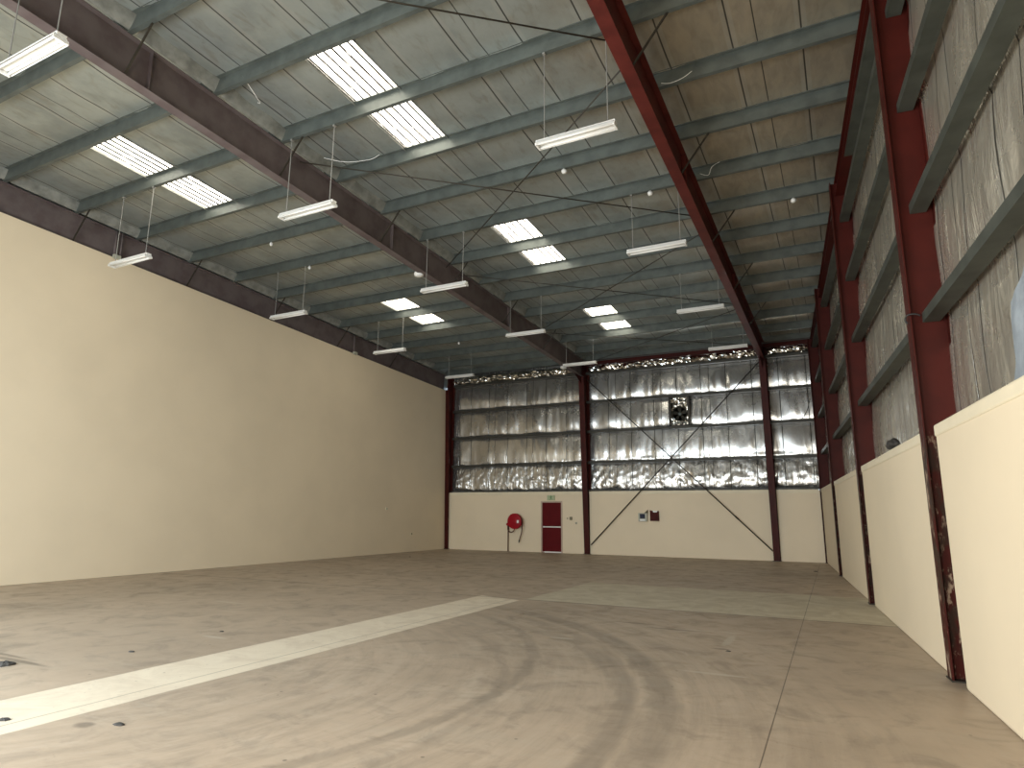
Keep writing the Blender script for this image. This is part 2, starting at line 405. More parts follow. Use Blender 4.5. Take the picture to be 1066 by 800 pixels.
segs = [(YF, COLS_Y[0]-.40), (COLS_Y[0]+.22, COLS_Y[1]-.40), (COLS_Y[1]+.22, COLS_Y[2]-.38), (COLS_Y[2]+.22, D)]
for a, b in segs:
    gbox(MB(), a, b, 0, .40, 0, 2.42).build('wainscot', M['cream'], WR, bevel=.03)
    gbox(MB(), a+.01, b-.01, -.012, .41, 2.34, 2.46).build('wainscot_cap', M['cream_cap'], WR, bevel=.02)
gbox(MB(), YF, D, .40, .46, 0, 2.5).build('recess_back', M['cream'], WR)

# front wall behind the camera with its two open doors
fwm = MB()
for a, b, z0, z1 in ((XL-.3, DOOR_X0, 0, 9.4), (DOOR_X0, DOOR_X1, DOOR_Z, 9.4), (DOOR_X1, DOOR2_X0, 0, 9.4), (DOOR2_X0, DOOR2_X1, DOOR2_Z, 9.4), (DOOR2_X1, 2.4, 0, 9.4)):
    fwm.box(a, b, YF-.25, YF, z0, z1)
tag(fwm.build('wall_front', M['cream']), kind='structure')

# ceiling lining: blanket sagging between purlins, with openings for the skylights
SKY = [(-7.35, -6.35, 11, 2), (-7.35, -6.35, 7, 2), (-7.35, -6.35, 3, 2), (-13.25, -12.25, 11, 2), (-13.25, -12.25, 5, 2)]
# each: x0, x1, index of the purlin row at its near (small y) end -> see below
def row_of(y): return min(range(len(YS)), key=lambda i: abs(YS[i]-y))
SKY = [(-7.35, -6.35, 9.62, 6.57), (-7.35, -6.35, 15.75, 12.69), (-7.35, -6.35, 21.87, 18.81),
       (-13.25, -12.25, 9.62, 6.57), (-13.25, -12.25, 18.81, 15.75)]
cl = MB()
xedges = sorted(set([XL-.35, -13.25, -12.25, XC, -7.35, -6.35, XR]))
def ceil_panel(xa, xb, ya, yb, right_open=False):
    nx = max(3, int((xb-xa)/.16)) if not right_open else 22
    def fn(u, v):
        y = ya+(yb-ya)*v
        xe = G(y)+.42 if right_open else xb
        x = xa+(xe-xa)*u
        b = math.sin(math.pi*v)
        s = .022+.02*mnoise.noise(Vector((math.floor(x/.98)*3.1, ya, 1)))
        q = mnoise.noise(Vector((x*1.3, y*1.1, 5)))*.035
        return (x, y, zr(y, HT+PH+.005)-b*(s+q))
    cl.add(*grid(fn, nx, 8))
yrow = [D+.32]+YS[1:]
for i in range(len(yrow)-1):
    yb, ya = yrow[i], yrow[i+1]
    for xa, xb in zip(xedges[:-1], xedges[1:]):
        mid = (ya+yb)/2
        if any(abs(xa-s[0]) < .01 and s[3]-.2 < mid < s[2]+.2 for s in SKY): continue
        ceil_panel(xa, xb, ya, yb)
    ceil_panel(XR, 0, ya, yb, True)
yl = yrow[-1]
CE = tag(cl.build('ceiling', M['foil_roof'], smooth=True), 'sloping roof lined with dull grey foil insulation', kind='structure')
MB().add([(XL-.5, YF-.3, zr(YF-.3, HT+.36)), (3.5, YF-.3, zr(YF-.3, HT+.36)), (3.5, D+.6, zr(D+.6, HT+.36)), (XL-.5, D+.6, zr(D+.6, HT+.36))], [(0,1,2,3)]).build('roof_sheet', M['galv_dark'], CE)
# loose blanket edges lying along the rafters
for bx, nm in ((XL+.02, 'blanket_edge'), (XC+.10, 'blanket_edge')):
    for i in range(1, len(YS)-1):
        yb, ya = YS[i]-.05, YS[i+1]+.05
        def fn(u, v):
            y = ya+(yb-ya)*v; k = .5+.5*mnoise.noise(Vector((y*2.3, bx, 0)))
            return (bx+(.07+.10*k)*u, y, zr(y, HT+.03)+(PH-.04)*u**1.5-.02*math.sin(math.pi*u)+.012*mnoise.noise(Vector((y*6, u*3, 1))))
        MB().add(*grid(fn, 5, 14)).build(nm, M['foil_strip'], CE, smooth=True)

# skylights
for k, (xa, xb, yb, ya) in enumerate(SKY):
    def fn(u, v):
        x = xa+(xb-xa)*u; y = ya+(yb-ya)*v
        ph = ((x-xa)/.1667) % 1; rib = min(1, max(0, (abs(ph-.5)-.28)*8))
        return (x, y, zr(y, HT+PH+.015)+.022*rib)
    fr = MB().add(*grid(fn, 72, 2)).build('window_%d' % (k+1), M['skylight'])
    tag(fr, ['ribbed translucent skylight nearest the camera in the middle bay', 'ribbed translucent skylight halfway along the middle bay', 'ribbed translucent skylight nearest the end wall in the middle bay',
             'ribbed translucent skylight nearest the camera in the left bay', 'ribbed translucent skylight nearest the end wall in the left bay'][k], kind='structure')
    for e in (xa-.012, xb):
        MB().add([(e, ya, zr(ya, HT+PH-.03)), (e+.012, ya, zr(ya, HT+PH-.03)), (e+.012, yb, zr(yb, HT+PH-.03)), (e, yb, zr(yb, HT+PH-.03)),
                  (e, ya, zr(ya, HT+PH+.04)), (e+.012, ya, zr(ya, HT+PH+.04)), (e+.012, yb, zr(yb, HT+PH+.04)), (e, yb, zr(yb, HT+PH+.04))],
                 [(0,1,2,3),(4,7,6,5),(0,4,5,1),(1,5,6,2),(2,6,7,3),(3,7,4,0)]).build('curb', M['foil_strip'], fr)

ORD = ['', 'first', 'second', 'third', 'fourth', 'fifth', 'sixth', 'seventh', 'eighth', 'ninth', 'tenth', 'eleventh', 'twelfth', 'thirteenth', 'fourteenth', 'fifteenth', 'sixteenth', 'seventeenth', 'eighteenth']

# ------------------------------------------------------------------ rafters
dirY = Vector((0, 1, -SL)).normalized(); nrm = Vector((0, SL, 1)).normalized()
def rafter(name, x, m, ya, yb, label, z_top=HT, depth=HT-HB, wd=.20, edge=0):
    r = empty(name, (x, yb, 0), label, 'beam')
    zc = z_top-depth/2; t = .014
    a, b = wd/2, depth/2
    A = (x, ya, zr(ya, zc)); B = (x, yb, zr(yb, zc))
    MB().sweep([(-.005, -b+t), (.005, -b+t), (.005, b-t), (-.005, b-t)], A, B, (1,0,0), nrm).build('web', m, r)
    MB().sweep([(-a, -b), (a, -b), (a, -b+t), (-a, -b+t)], A, B, (1,0,0), nrm).build('bottom_flange', m, r)
    MB().sweep([(-a, b-t), (a, b-t), (a, b), (-a, b)], A, B, (1,0,0), nrm).build('top_flange', m, r)
    return r
RL = rafter('steel_rafter', XW-.0, M['plum'], YF, D-.3, 'plum brown steel rafter running along the top of the cream left wall')
RC = rafter('steel_rafter', XC, M['plum'], YF, D-.35, 'plum brown steel rafter across the middle of the roof above the pale floor strip')
RR = rafter('steel_rafter', XR, M['red_rafter'], YF, D-.35, 'dark red steel rafter crossing the roof nearest the right wall')
for r, x, m in ((RC, XC, M['red']), (RR, XR, M['red'])):
    # haunch under the rafter where it meets the end column
    MB().sweep([(-.9, 0), (0, 0), (0, -.35)], (x-.005, D-.36, zr(D-.36, HB)+.015), (x+.005, D-.36, zr(D-.36, HB)+.015), (0,1,0), (0,0,1)).build('haunch', m, r)
    for yy in (5.4, 11.6, 17.7): MB().box(x-.09, x+.09, yy-.006, yy+.006, zr(yy, HB)+.02, zr(yy, HT)-.02).build('stiffener', M['plum'] if r == RC else M['red_rafter'], r)
# gable rafter on the right wall
gr = empty('gable_rafter', (G(D)+.15, D, 0), 'dark red steel rafter sloping along the top of the right wall', 'beam')
def gsweep(mb, d0, d1, h0, h1):
    ya, yb = YF, D+.1; vs = []
    for d in (d0, d1):
        for y in (ya, yb):
            for h in (h0, h1): vs.append((G(y)+d, y, zr(y, h)))
    return mb.add(vs, [(0,1,3,2),(4,6,7,5),(0,4,5,1),(2,3,7,6),(0,2,6,4),(1,5,7,3)])
gsweep(MB(), .135, .145, HT-.28, HT-.01).build('web', M['red'], gr)
gsweep(MB(), .05, .23, HT-.30, HT-.28).build('bottom_flange', M['red'], gr)
gsweep(MB(), .05, .23, HT-.012, HT-.001).build('top_flange', M['red'], gr)

# ------------------------------------------------------------------ columns of the end wall (tapered portal legs)
def portal_leg(x, label, m, d0=.10, d1=.50, wd=.22, lm=None):
    r = empty('steel_column', (x, D+.05, 0), label, 'column')
    H = zr(D, HB)+.02; t = .014; back = D+.18
    f0, f1 = D-d0, D-d1
    a = wd/2
    MB().add([(x-.005, f0, 0), (x-.005, back, 0), (x-.005, back, H+.65), (x-.005, f1, H+.65), (x-.005, f1, H),
              (x+.005, f0, 0), (x+.005, back, 0), (x+.005, back, H+.65), (x+.005, f1, H+.65), (x+.005, f1, H)],
             [(0,1,2,3,4), (9,8,7,6,5), (0,4,9,5), (4,3,8,9), (3,2,7,8), (2,1,6,7), (1,0,5,6)]).build('web', m, r)
    MB().add([(x-a, f0, 0), (x+a, f0, 0), (x+a, f1, H), (x-a, f1, H), (x-a, f0+t, 0), (x+a, f0+t, 0), (x+a, f1+t, H), (x-a, f1+t, H)],
             [(0,1,2,3),(4,7,6,5),(0,4,5,1),(1,5,6,2),(2,6,7,3),(3,7,4,0)]).build('inner_flange', m, r)
    MB().box(x-a, x+a, back-t, back, 0, H+.6).build('outer_flange', m, r)
    MB().box(x-a-.03, x+a+.03, f0-.05, back-.02, 0, .016).build('base_plate', M['brace'], r)
    return r
portal_leg(XC, 'dark red tapered steel column beside the red door, in the middle of the end wall', M['red'])
portal_leg(XR, 'dark red tapered steel column on the end wall nearest the right corner, behind the bracing foot', M['red'])
portal_leg(XL+.10, 'dark red steel column in the far left corner of the hall', M['red'], d0=.06, d1=.30, wd=.2)

# gable columns on the right wall
def gable_col(y, label, m, top=None, dep=.36, d0=-.04):
    x = G(y)+d0; r = empty('steel_column', (x+dep/2, y, 0), label, 'column')
    u = Vector((1, .0931, 0)).normalized(); v = Vector((-.0931, 1, 0)).normalized()   # u: into the wall, v: along it
    H = top or zr(y, HT)-.02; c = Vector((x, y, 0)); t = .014; a = .10
    def slab(u0, u1, v0, v1, z0, z1):
        mb = MB(); vs = []
        for uu in (u0, u1):
            for vv in (v0, v1):
                for z in (z0, z1): vs.append(c+u*uu+v*vv+Vector((0,0,z)))
        return mb.add(vs, [(0,1,3,2),(4,6,7,5),(0,4,5,1),(2,3,7,6),(0,2,6,4),(1,5,7,3)])
    slab(0, t, -a, a, 0, H).build('inner_flange', m, r)
    slab(t, dep-t, -.005, .005, 0, H).build('web', m, r)
    slab(dep-t, dep, -a, a, 0, H).build('outer_flange', m, r)
    slab(-.012, dep*.85, -.12, .12, 0, .014).build('base_plate', M['brace'], r)
    return r
gable_col(COLS_Y[0], 'large dark red steel column on the right wall, nearest the camera, with flaking paint low down', M['red_worn'])
gable_col(COLS_Y[1], 'second dark red steel column on the right wall counted from the camera', M['red_worn'])
gable_col(COLS_Y[2], 'third dark red steel column on the right wall counted from the camera', M['red_worn'])
gable_col(D-.12, 'dark red steel column in the far right corner of the hall', M['red'], dep=.34)

# ------------------------------------------------------------------ purlins
BAYS = [('left bay', XW, XC), ('middle bay', XC, XR), ('right bay', XR, None)]
for bi, (bn, xa, xb) in enumerate(BAYS):
    for i, y in enumerate(YS):
        if y < 1.0: continue
        xe = (G(y)+.34) if xb is None else xb-.004
        u = Vector((0, 1, -SL)).normalized()
        o = MB().sweep(Z_prof(PH), (xa+.004, y-.075, zr(y-.075, HT)+.001), (xe, y-.075, zr(y-.075, HT)+.001), -u, nrm).build('roof_purlin', M['galv'])
        tag(o, 'grey galvanised roof purlin in the %s, %s from the end wall' % (bn, ORD[i+1]), 'purlin', 'roof purlins of the %s' % bn)

# ------------------------------------------------------------------ girts
for bi, (xa, xb) in enumerate(((XL+.21, XC-.008), (XC+.008, XR-.008), (XR+.008, G(D)-.0))):
    bn = ['left', 'middle', 'right'][bi]
    for k, z in enumerate((2.47, 3.55, 4.80, 6.03, 7.24)):
        o = MB().sweep(C_prof(.21, .10 if k else .05), (xa, D+.03, z), (xb, D+.03, z), (0,1,0), (0,0,1)).build('wall_girt', M['galv_dark'])
        tag(o, 'dark horizontal wall girt on the end wall, %s bay, %s from the bottom' % (bn, ORD[k+1]), 'wall rail', 'girts of the end wall')
u = Vector((1, .0931, 0)).normalized()
gb = [(YF+.05, COLS_Y[0]-.012, 'nearest bay'), (COLS_Y[0]+.012, COLS_Y[1]-.012, 'second bay'), (COLS_Y[1]+.012, COLS_Y[2]-.012, 'third bay'), (COLS_Y[2]+.012, D-.14, 'farthest bay')]
for ya, yb, bn in gb:
    for k, z in enumerate((3.62, 4.88, 6.14, 7.40, 8.06)):
        if z > zr(ya, HT)-.2: continue
        yb2 = min(yb, D-.02) if z < zr(yb, HT-.1) else D-(z-HT+.15)/SL
        if yb2 < ya+.5: continue
        o = MB().sweep(C_prof(.16, .105, .02), (G(ya)+.09, ya, z), (G(yb2)+.09, yb2, z), u, (0,0,1)).build('wall_girt', M['galv_side'])
        tag(o, 'grey steel girt on the right wall, %s, %s from the bottom' % (bn, ORD[k+1]), 'wall rail', 'girts of the right wall')

# eave struts and the crumpled foil over the end wall
for xa, xb, nm in ((XC+.01, XR-.01, 'middle'), (XR+.01, G(D)+.05, 'right')):
    tag(MB().sweep([(-.09,-.10),(.09,-.10),(.09,-.088),(.006,-.088),(.006,.088),(.09,.088),(.09,.10),(-.09,.10),(-.09,.088),(-.006,.088),(-.006,-.088),(-.09,-.088)], (xa, D-.06, 7.79-.10), (xb, D-.06, 7.79-.10), (0,1,0), (0,0,1)).build('eave_beam', M['red']),
        'dark red eave beam above the crumpled foil, %s bay of the end wall' % nm, 'beam')
for xa, xb, nm in ((XL+.25, XC-.14, 'left'), (XC+.14, XR-.14, 'middle'), (XR+.14, G(D)-.05, 'right')):
    def fn(u, v):
        x = xa+(xb-xa)*u; th = math.pi*(1.15*v-.10)
        p = Vector((x*2.6, math.sin(th)*1.5, math.cos(th)*1.5))
        r = .17*(1+.28*mnoise.noise(p)+.35*abs(mnoise.noise(p*2.1))+.10*mnoise.noise(p*4.2))
        return (x, D+.16-r*math.sin(th)*1.0, 7.50+r*math.cos(th)*1.02)
    o = MB().add(*grid(fn, int((xb-xa)/.045), 16)).build('foil_roll', M['foil_bright'])
    tag(o, 'crumpled roll of bright silver foil along the top of the end wall, %s bay' % nm, 'insulation')

# ------------------------------------------------------------------ bracing rods
def rod(pts, r, label, m=None, name='bracing_rod', cat='bracing rod', parent=None, group=None):
    o = MB().tube(pts, r, 8).build(name, m or M['brace'], smooth=True)
    return tag(o, label, cat, group)
def ep(x, z, d=0): return (x, D-d, z)
rod([ep(XC+.12, 7.0, .16), ep(-2.42,   .33, .10)], .021, 'long thin wall bracing rod falling from the middle column top to the right column foot')
rod([ep(XC+.16, .36, .06), ep(XR-.12, 7.1, .12)], .023, 'long thin wall bracing rod rising from the middle column foot to the right column top')
tb = empty('turnbuckle', ep(-3.62, 1.53, .11), 'small dark turnbuckle on the bracing rod, low beside the right end column', 'turnbuckle')
d = Vector((6.73, 0, -6.67)).normalized(); c0 = Vector(ep(-3.56, 1.46, .105))
MB().tube([c0-d*.10, c0-d*.07, c0+d*.07, c0+d*.10], [.02, .032, .032, .02], 6).build('body', M['brace'], tb)
RZo = HT-.12
xb0, xb1 = XC+.08, XR-.08
for k, (ya, yb) in enumerate(((2.9, 8.25), (8.55, 14.0), (14.6, 19.95), (20.1, 24.5))):
    nm = ['nearest the camera', 'second from the camera', 'third from the camera', 'nearest the end wall'][k]
    rod([(xb0, ya, zr(ya, RZo)), (xb1, yb, zr(yb, RZo))], .013, 'thin dark roof bracing rod leaning away to the right, middle bay, %s' % nm)
    if k == 0: continue
    ya2, yb2 = yb, ya
    rod([(xb0, ya2-.03, zr(ya2, RZo-.035)), (xb1, yb2, zr(yb2, RZo-.035))], .013, 'thin dark roof bracing rod leaning back to the right, middle bay, %s' % nm)

# fly braces
for x, side, bn in ((XW, 1, 'left wall rafter'), (XC, 1, 'middle rafter'), (XR, 1, 'right rafter')):
    for i in range(1, 16, 2):
        j = i
        y = YS[j]
        if y < 3 or y > 23: continue
        a = Vector((x+side*.62, y-.02, zr(y, HT)+.0)); b = Vector((x+side*.09, y-.02, zr(y, HB)+.02))
        o = MB().sweep([(-.013,-.003),(.013,-.003),(.013,.003),(-.009,.003),(-.009,.024),(-.013,.024)], a, b, (0,1,0), (a-b).cross(Vector((0,1,0))).normalized()).build('fly_brace', M['brace'])
        tag(o, 'short slanting brace between the %s and a purlin, %s from the end wall' % (bn, ORD[(j+1)//2]), 'brace', 'fly braces of the %s' % bn)

# ------------------------------------------------------------------ hanging batten lamps
LX = {'left': (-14.22, -12.92), 'middle': (-9.03, -7.73), 'right': (-3.73, -2.49)}
def lamp_parts(r, x0, x1, y, z, zt):
    L = x1-x0
    MB().sweep([(-.045, 0), (.045, 0), (.06, .045), (-.06, .045)], (x0, y, z), (x1, y, z), (0,1,0), (0,0,1)).build('spine', M['white'], r)
    MB().sweep([(-.055,.047),(-.10,-.030),(-.098,-.035),(-.05,.040)], (x0+.02, y, z), (x1-.02, y, z), (0,1,0), (0,0,1)).sweep([(.055,.047),(.10,-.030),(.098,-.035),(.05,.040)], (x0+.02, y, z), (x1-.02, y, z), (0,1,0), (0,0,1)).build('reflector', M['white'], r)
    for s in (-1, 1):
        MB().tube([(x0+.03, y+s*.06, z-.028), (x1-.03, y+s*.06, z-.028)], .017, 12).build('tube', M['tube_white'], r, smooth=True)
    for xx in (x0, x1-.03):
        MB().box(xx, xx+.03, y-.085, y+.085, z-.05, z-.01).build('tube_holder', M['white'], r)
    for xx in (x0+.12, x1-.12):
        MB().tube([(xx, y, z+.045), (xx, y, zt)]  , .008, 8).box(xx-.02, xx+.02, y-.03, y+.03, zt-.03, zt).build('hanger_rod', M['rod'], r, smooth=False)
ROWY = [YS[row_of(q)]-.04 for q in (21.85, 17.25, 12.67, 8.1, 3.5)]
for bn, (x0, x1) in LX.items():
    for k, y in enumerate(ROWY):
        if bn == 'left' and k == 4: continue
        if bn == 'right' and k == 4: continue
        z = 7.0 if bn != 'right' else 7.04
        if bn == 'left' and k == 3: z = 6.95
        r = empty('batten_lamp', ((x0+x1)/2, y, z), 'white twin tube batten lamp in the %s bay, %s from end wall%s' % (bn, ORD[k+1], ', upper left corner' if (bn == 'middle' and k == 4) else ''), 'lamp', 'hanging batten lamps')
        lamp_parts(r, x0, x1, y, z, zr(y, HT)+.0)

# ------------------------------------------------------------------ small fittings in the roof
for k, (x, y, lab) in enumerate(((-4.55, 10.96, 'round white detector just below the nearest lamp of the right row'), (-3.2, 12.07, 'round white detector left of the red rafter, above the second lamp of the right row'),
                 (-.49, 13.45, 'small round white detector on a purlin between the red rafter and the right wall'), (-12.75, 11.18, 'small pale detector on a purlin in the left bay, beyond the nearest skylight'),
                 (-12.9, 12.2, 'tiny pale detector on a purlin in the left bay, above the second left lamp'), (-12.7, 20.1, 'tiny white detector at the far end of the left bay roof'))):
    yy = YS[row_of(y+.1)]-.035
    r = empty('smoke_detector', (x, yy, zr(yy, HT)-.05), lab, 'detector')
    rr = .055 if k < 3 else .04
    MB().lathe([(rr*.5, .05), (rr*.5, .03), (rr, .02), (rr*1.05, -.01), (rr*.7, -.045), (.004, -.055)], (x, yy, zr(yy, HT)-.05), (0,0,1), 16).build('housing', M['white'], r, smooth=True)
    MB().lathe([(rr*.3, .0), (rr*.3, -.012)], (x, yy, zr(yy, HT)-.10), (0,0,1), 10).build('sensor_tip', M['grey_box'], r)
for x, y, lab in ((XC-.14, 13.02, 'white oval bulkhead light under the middle rafter, nearer of the two'), (XC-.14, 22.75, 'white oval bulkhead light under the middle rafter near the end wall')):
    z = zr(y, HB)+.02
    r = empty('bulkhead_light', (x, y, z), lab, 'lamp')
    MB().lathe([(.05, .06), (.11, .05), (.13, .0), (.115, -.05), (.06, -.075), (.01, -.08)], (x, y, z), (0,0,1), 20).build('dome', M['white'], r, smooth=True)
    MB().box(x-.015, x+.10, y-.03, y+.03, z+.05, z+.12).build('bracket', M['brace'], r)
# conduits on the left rafter
for y, lab in ((9.1, 'pair of vertical conduits on the plum rafter above the left wall, nearest the camera'), (18.17, 'vertical conduit on the plum rafter above the left wall, farther back')):
    r = empty('rafter_conduit', (XW+.1, y, zr(y, HB)), lab, 'conduit')
    zt, zb = zr(y, HT)-.02, zr(y, HB)-.03
    MB().tube([(XW+.125, y-.05, zt), (XW+.125, y-.05, zb+.1)], .03).build('pipe', M['plum'], r, smooth=True)
    if y < 10: MB().tube([(XW+.125, y+.10, zt), (XW+.125, y+.10, zb+.1)], .022).build('pipe', M['plum'], r, smooth=True)
    MB().box(XW+.10, XW+.19, y-.08, y+.10, zb, zb+.1).build('junction_box', M['grey_box'], r, bevel=.01)

# ------------------------------------------------------------------ end wall fittings
# red door
dr = MB().box(-11.24, -10.40, D+.03, D+.075, .04, 2.0).build('door_1', M['door_red'])
tag(dr, 'dark red steel exit door with a white bar in the end wall', kind='structure')
MB().box(-11.30, -11.24, D-.02, D+.10, 0, 2.06).box(-10.40, -10.34, D-.02, D+.10, 0, 2.06).box(-11.24, -10.40, D-.02, D+.10, 2.0, 2.06).build('door_frame', M['pink'], dr, bevel=.005)
MB().box(-11.2, -10.42, D-.03, D-.005, 1.00, 1.045).box(-11.2, -11.16, D-.02, D+.03, .99, 1.055).box(-10.46, -10.42, D-.02, D+.03, .99, 1.055).build('push_bar', M['white'], dr, bevel=.006)
MB().box(-11.14, -10.40, D+.0, D+.06, .0, .045).build('door_gap_glow', M['white'], dr)  # white strip painted in for the light showing under the door
MB().box(-11.2, -10.44, D+.022, D+.032, 1.08, 1.92).box(-11.2, -10.44, D+.022, D+.032, .12, .94).build('door_panel', M['door_red'], dr, bevel=.01)
# exit sign
es = empty('exit_sign', (-10.83, D, 2.08), 'pale green exit sign above the red door', 'sign')
MB().box(-11.0, -10.66, D-.05, D-.018, 2.09, 2.295).build('sign_plate', M['sign'], es, bevel=.006)
pm = MB()
pm.lathe([(.018, 0), (.018, .004)], (-10.83, D-.052, 2.262), (0,-1,0), 12)
pm.sweep([(-.02,.02),(.025,.03),(.035,-.03),(-.005,-.04)], (-10.83, D-.056, 2.215), (-10.83, D-.05, 2.215), (1,0,0), (0,0,1))
pm.sweep([(0,0),(.02,.008),(.055,-.06),(.035,-.065)], (-10.825, D-.056, 2.18), (-10.825, D-.05, 2.18), (1,0,0), (0,0,1))
pm.sweep([(0,0),(.02,.0),(-.02,-.065),(-.05,-.06)], (-10.835, D-.056, 2.18), (-10.835, D-.05, 2.18), (1,0,0), (0,0,1))
pm.sweep([(0,0),(.01,-.015),(-.05,-.035),(-.055,-.02)], (-10.85, D-.056, 2.235), (-10.85, D-.05, 2.235), (1,0,0), (0,0,1))
pm.sweep([(0,0),(-.005,-.015),(.05,-.02),(.055,-.005)], (-10.81, D-.056, 2.24), (-10.81, D-.05, 2.24), (1,0,0), (0,0,1))
pm.build('running_figure', M['green'], es)

# hose reel
hr = empty('fire_hose_reel', (-12.39, D, 0), 'red fire hose reel on the cream end wall left of the red door', 'hose reel')
C0 = Vector((-12.39, D-.22, 1.235))
_d = MB().lathe([(.05, -.20), (.05, -.06), (.17, -.06), (.30, -.055), (.318, -.05), (.318, -.03), (.17, -.03), (.17, .05), (.318, .05), (.318, .075), (.29, .08), (.10, .105), (.05, .11), (.02, .112)], C0, (0,-1,0), 40); drum = _d.build('drum', M['reel_red'], hr, smooth=False)
wm = MB()
for k in range(4): 
    n = 36; wm.tube([C0+Vector((math.cos(t*2*math.pi/n)*(.235+.0*k), .04-.033*k+.0, math.sin(t*2*math.pi/n)*.235)) for t in range(n+1)], .018, 8)
wm.build('wound_hose', M['hose'], hr, smooth=True)
MB().box(-12.25, -12.16, D-.335, D-.325, 1.16, 1.28).build('drum_label', M['white'], drum)
MB().box(-12.44, -12.34, D-.10, D, 1.08, 1.38).build('wall_bracket', M['dark_red'], hr)
MB().tube([(-12.785, D-.07, 0), (-12.785, D-.07, .9)], .022).tube([(-12.785, D-.07, .88), (-12.785, D-.07, 1.17)], .04).build('supply_pipe', M['hose'], hr, smooth=False)
MB().lathe([(.055, 0), (.06, .015), (.06, .035), (.02, .05)], (-12.785, D-.108, 1.10), (0,-1,0), 12).build('valve_wheel', M['reel_red'], bpy.data.objects['supply_pipe'])
def arc(pts, n=10):
    out = []
    P = [Vector(p) for p in pts]; P = [P[0]]+P+[P[-1]]
    for i in range(1, len(P)-2):
        for t in range(n):
            t /= n; a, b, c, d = P[i-1:i+3]
            out.append(.5*((2*b)+(c-a)*t+(2*a-5*b+4*c-d)*t*t+(3*b-a-3*c+d)*t**3))
    out.append(P[-2]); return out
MB().tube(arc([(-12.785, D-.09, .95), (-12.74, D-.12, .83), (-12.60, D-.16, .78), (-12.46, D-.2, .84), (-12.40, D-.2, .98)]), .02).build('feed_hose', M['hose'], hr, smooth=True)
MB().tube(arc([(-12.20, D-.24, 1.42), (-12.06, D-.26, 1.33), (-12.045, D-.25, 1.05), (-12.08, D-.22, .80), (-12.16, D-.18, .60), (-12.22, D-.15, .46)]), .021).build('hanging_hose', M['hose'], hr, smooth=True)
MB().tube([(-12.215, D-.15, .47), (-12.235, D-.145, .42), (-12.245, D-.14, .36)], [.03, .026, .015]).build('nozzle', M['black'], hr)

# switches
for x, z, s, lab, m in ((-9.965, 1.372, .055, 'small square olive switch box on the end wall right of the red door', M['olive']), (-9.74, 1.186, .035, 'tiny grey socket below and right of the olive switch box', M['grey_box']), (-10.12, 1.37, .02, 'tiny brown button between the red door and the olive switch box', M['olive'])):
    r = empty('wall_switch', (x, D, z-s), lab, 'switch')
    fp = MB().box(x-s, x+s, D-.035, D, z-s*1.1, z+s*1.1).build('face_plate', m, r, bevel=.006)
    MB().box(x-s*.3, x+s*.3, D-.045, D-.033, z-s*.4, z+s*.4).build('rocker', M['grey_box'] if m == M['olive'] else M['olive'], fp)
# sockets on the left wall
for px, lab in (((22.2, .71), 'small dark socket low on the left wall near the far corner'), ((20.5, 1.70), 'tiny faint grey mark plate on the left wall above the socket')):
    y, z = px
    r = empty('wall_socket', (XL, y, z-.05), lab, 'socket')
    MB().box(XL, XL+.03, y-.06, y+.06, z-.05, z+.05).build('face_plate', M['cream_cap'], r, bevel=.006)
    MB().box(XL+.028, XL+.035, y-.03, y+.03, z-.03, z+.03).build('socket_face', M['olive'] if y > 22 else M['grey_box'], r)
# control boxes
cb = empty('control_panel', (-6.99, D, 1.28), 'pale grey control panel with a dark screen on the end wall', 'control panel')
MB().box(-7.165, -6.82, D-.10, D, 1.285, 1.60).build('enclosure', M['grey_box'], cb, bevel=.012)
MB().box(-7.10, -6.90, D-.108, D-.098, 1.40, 1.57).build('screen', M['screen'], cb)
MB().box(-7.10, -6.90, D-.106, D-.098, 1.31, 1.37).build('key_strip', M['white'], cb)
MB().add([(-6.93, D-.11, 1.60), (-6.80, D-.11, 1.60), (-6.80, D-.11, 1.72), (-6.93, D-.02, 1.60), (-6.80, D-.02, 1.60), (-6.80, D-.02, 1.72)], [(0,1,2),(3,5,4),(0,3,4,1),(1,4,5,2),(2,5,3,0)]).build('top_bracket', M['olive'], cb)
ab = empty('alarm_box', (-6.53, D, 1.30), 'dark red alarm box on the end wall, right of the grey control panel', 'alarm box')
MB().sweep([(-.165,-.20),(.165,-.20),(.165,.17),(.12,.17),(.10,.12),(-.04,.12),(-.07,.17),(-.165,.20)], (-6.545, D-.09, 1.51), (-6.545, D, 1.51), (1,0,0), (0,0,1)).build('box_body', M['dark_red'], ab)
MB().box(-6.60, -6.43, D-.07, D-.02, 1.635, 1.69).build('paper_tag', M['white'], ab)
MB().box(-6.66, -6.44, D-.10, D-.088, 1.36, 1.58).build('cover_plate', M['dark_red'], ab, bevel=.01)

# exhaust fan
fx, fz = -5.45, 5.36
fn_ = empty('exhaust_fan', (fx, D, 4.82), 'square exhaust fan in a foil covered frame high on the end wall', 'fan')
MB().box(-5.86, -5.79, D-.02, D+.20, 4.90, 6.02).box(-5.13, -5.06, D-.02, D+.20, 4.90, 6.02).box(-5.86, -5.06, D-.02, D+.20, 6.0, 6.025).box(-5.86, -5.06, D-.02, D+.20, 4.90, 4.93).build('frame', M['brace'], fn_)
def fpan(u, v):
    x = -5.80+.68*u; z = 4.92+1.08*v
    rr = math.hypot(x-fx, z-fz)
    return (x, D+.15-.05*mnoise.noise(Vector((x*9, z*9, 2)))+(.07 if rr < .24 else 0), z)
MB().add(*grid(fpan, 26, 40)).build('backing_panel', M['foil_bright'], fn_)
MB().lathe([(.27, 0), (.285, .01), (.285, .12), (.27, .13), (.255, .12), (.255, .01), (.27, 0)], (fx, D+.12, fz), (0,-1,0), 36).build('fan_ring', M['galv_dark'], fn_)
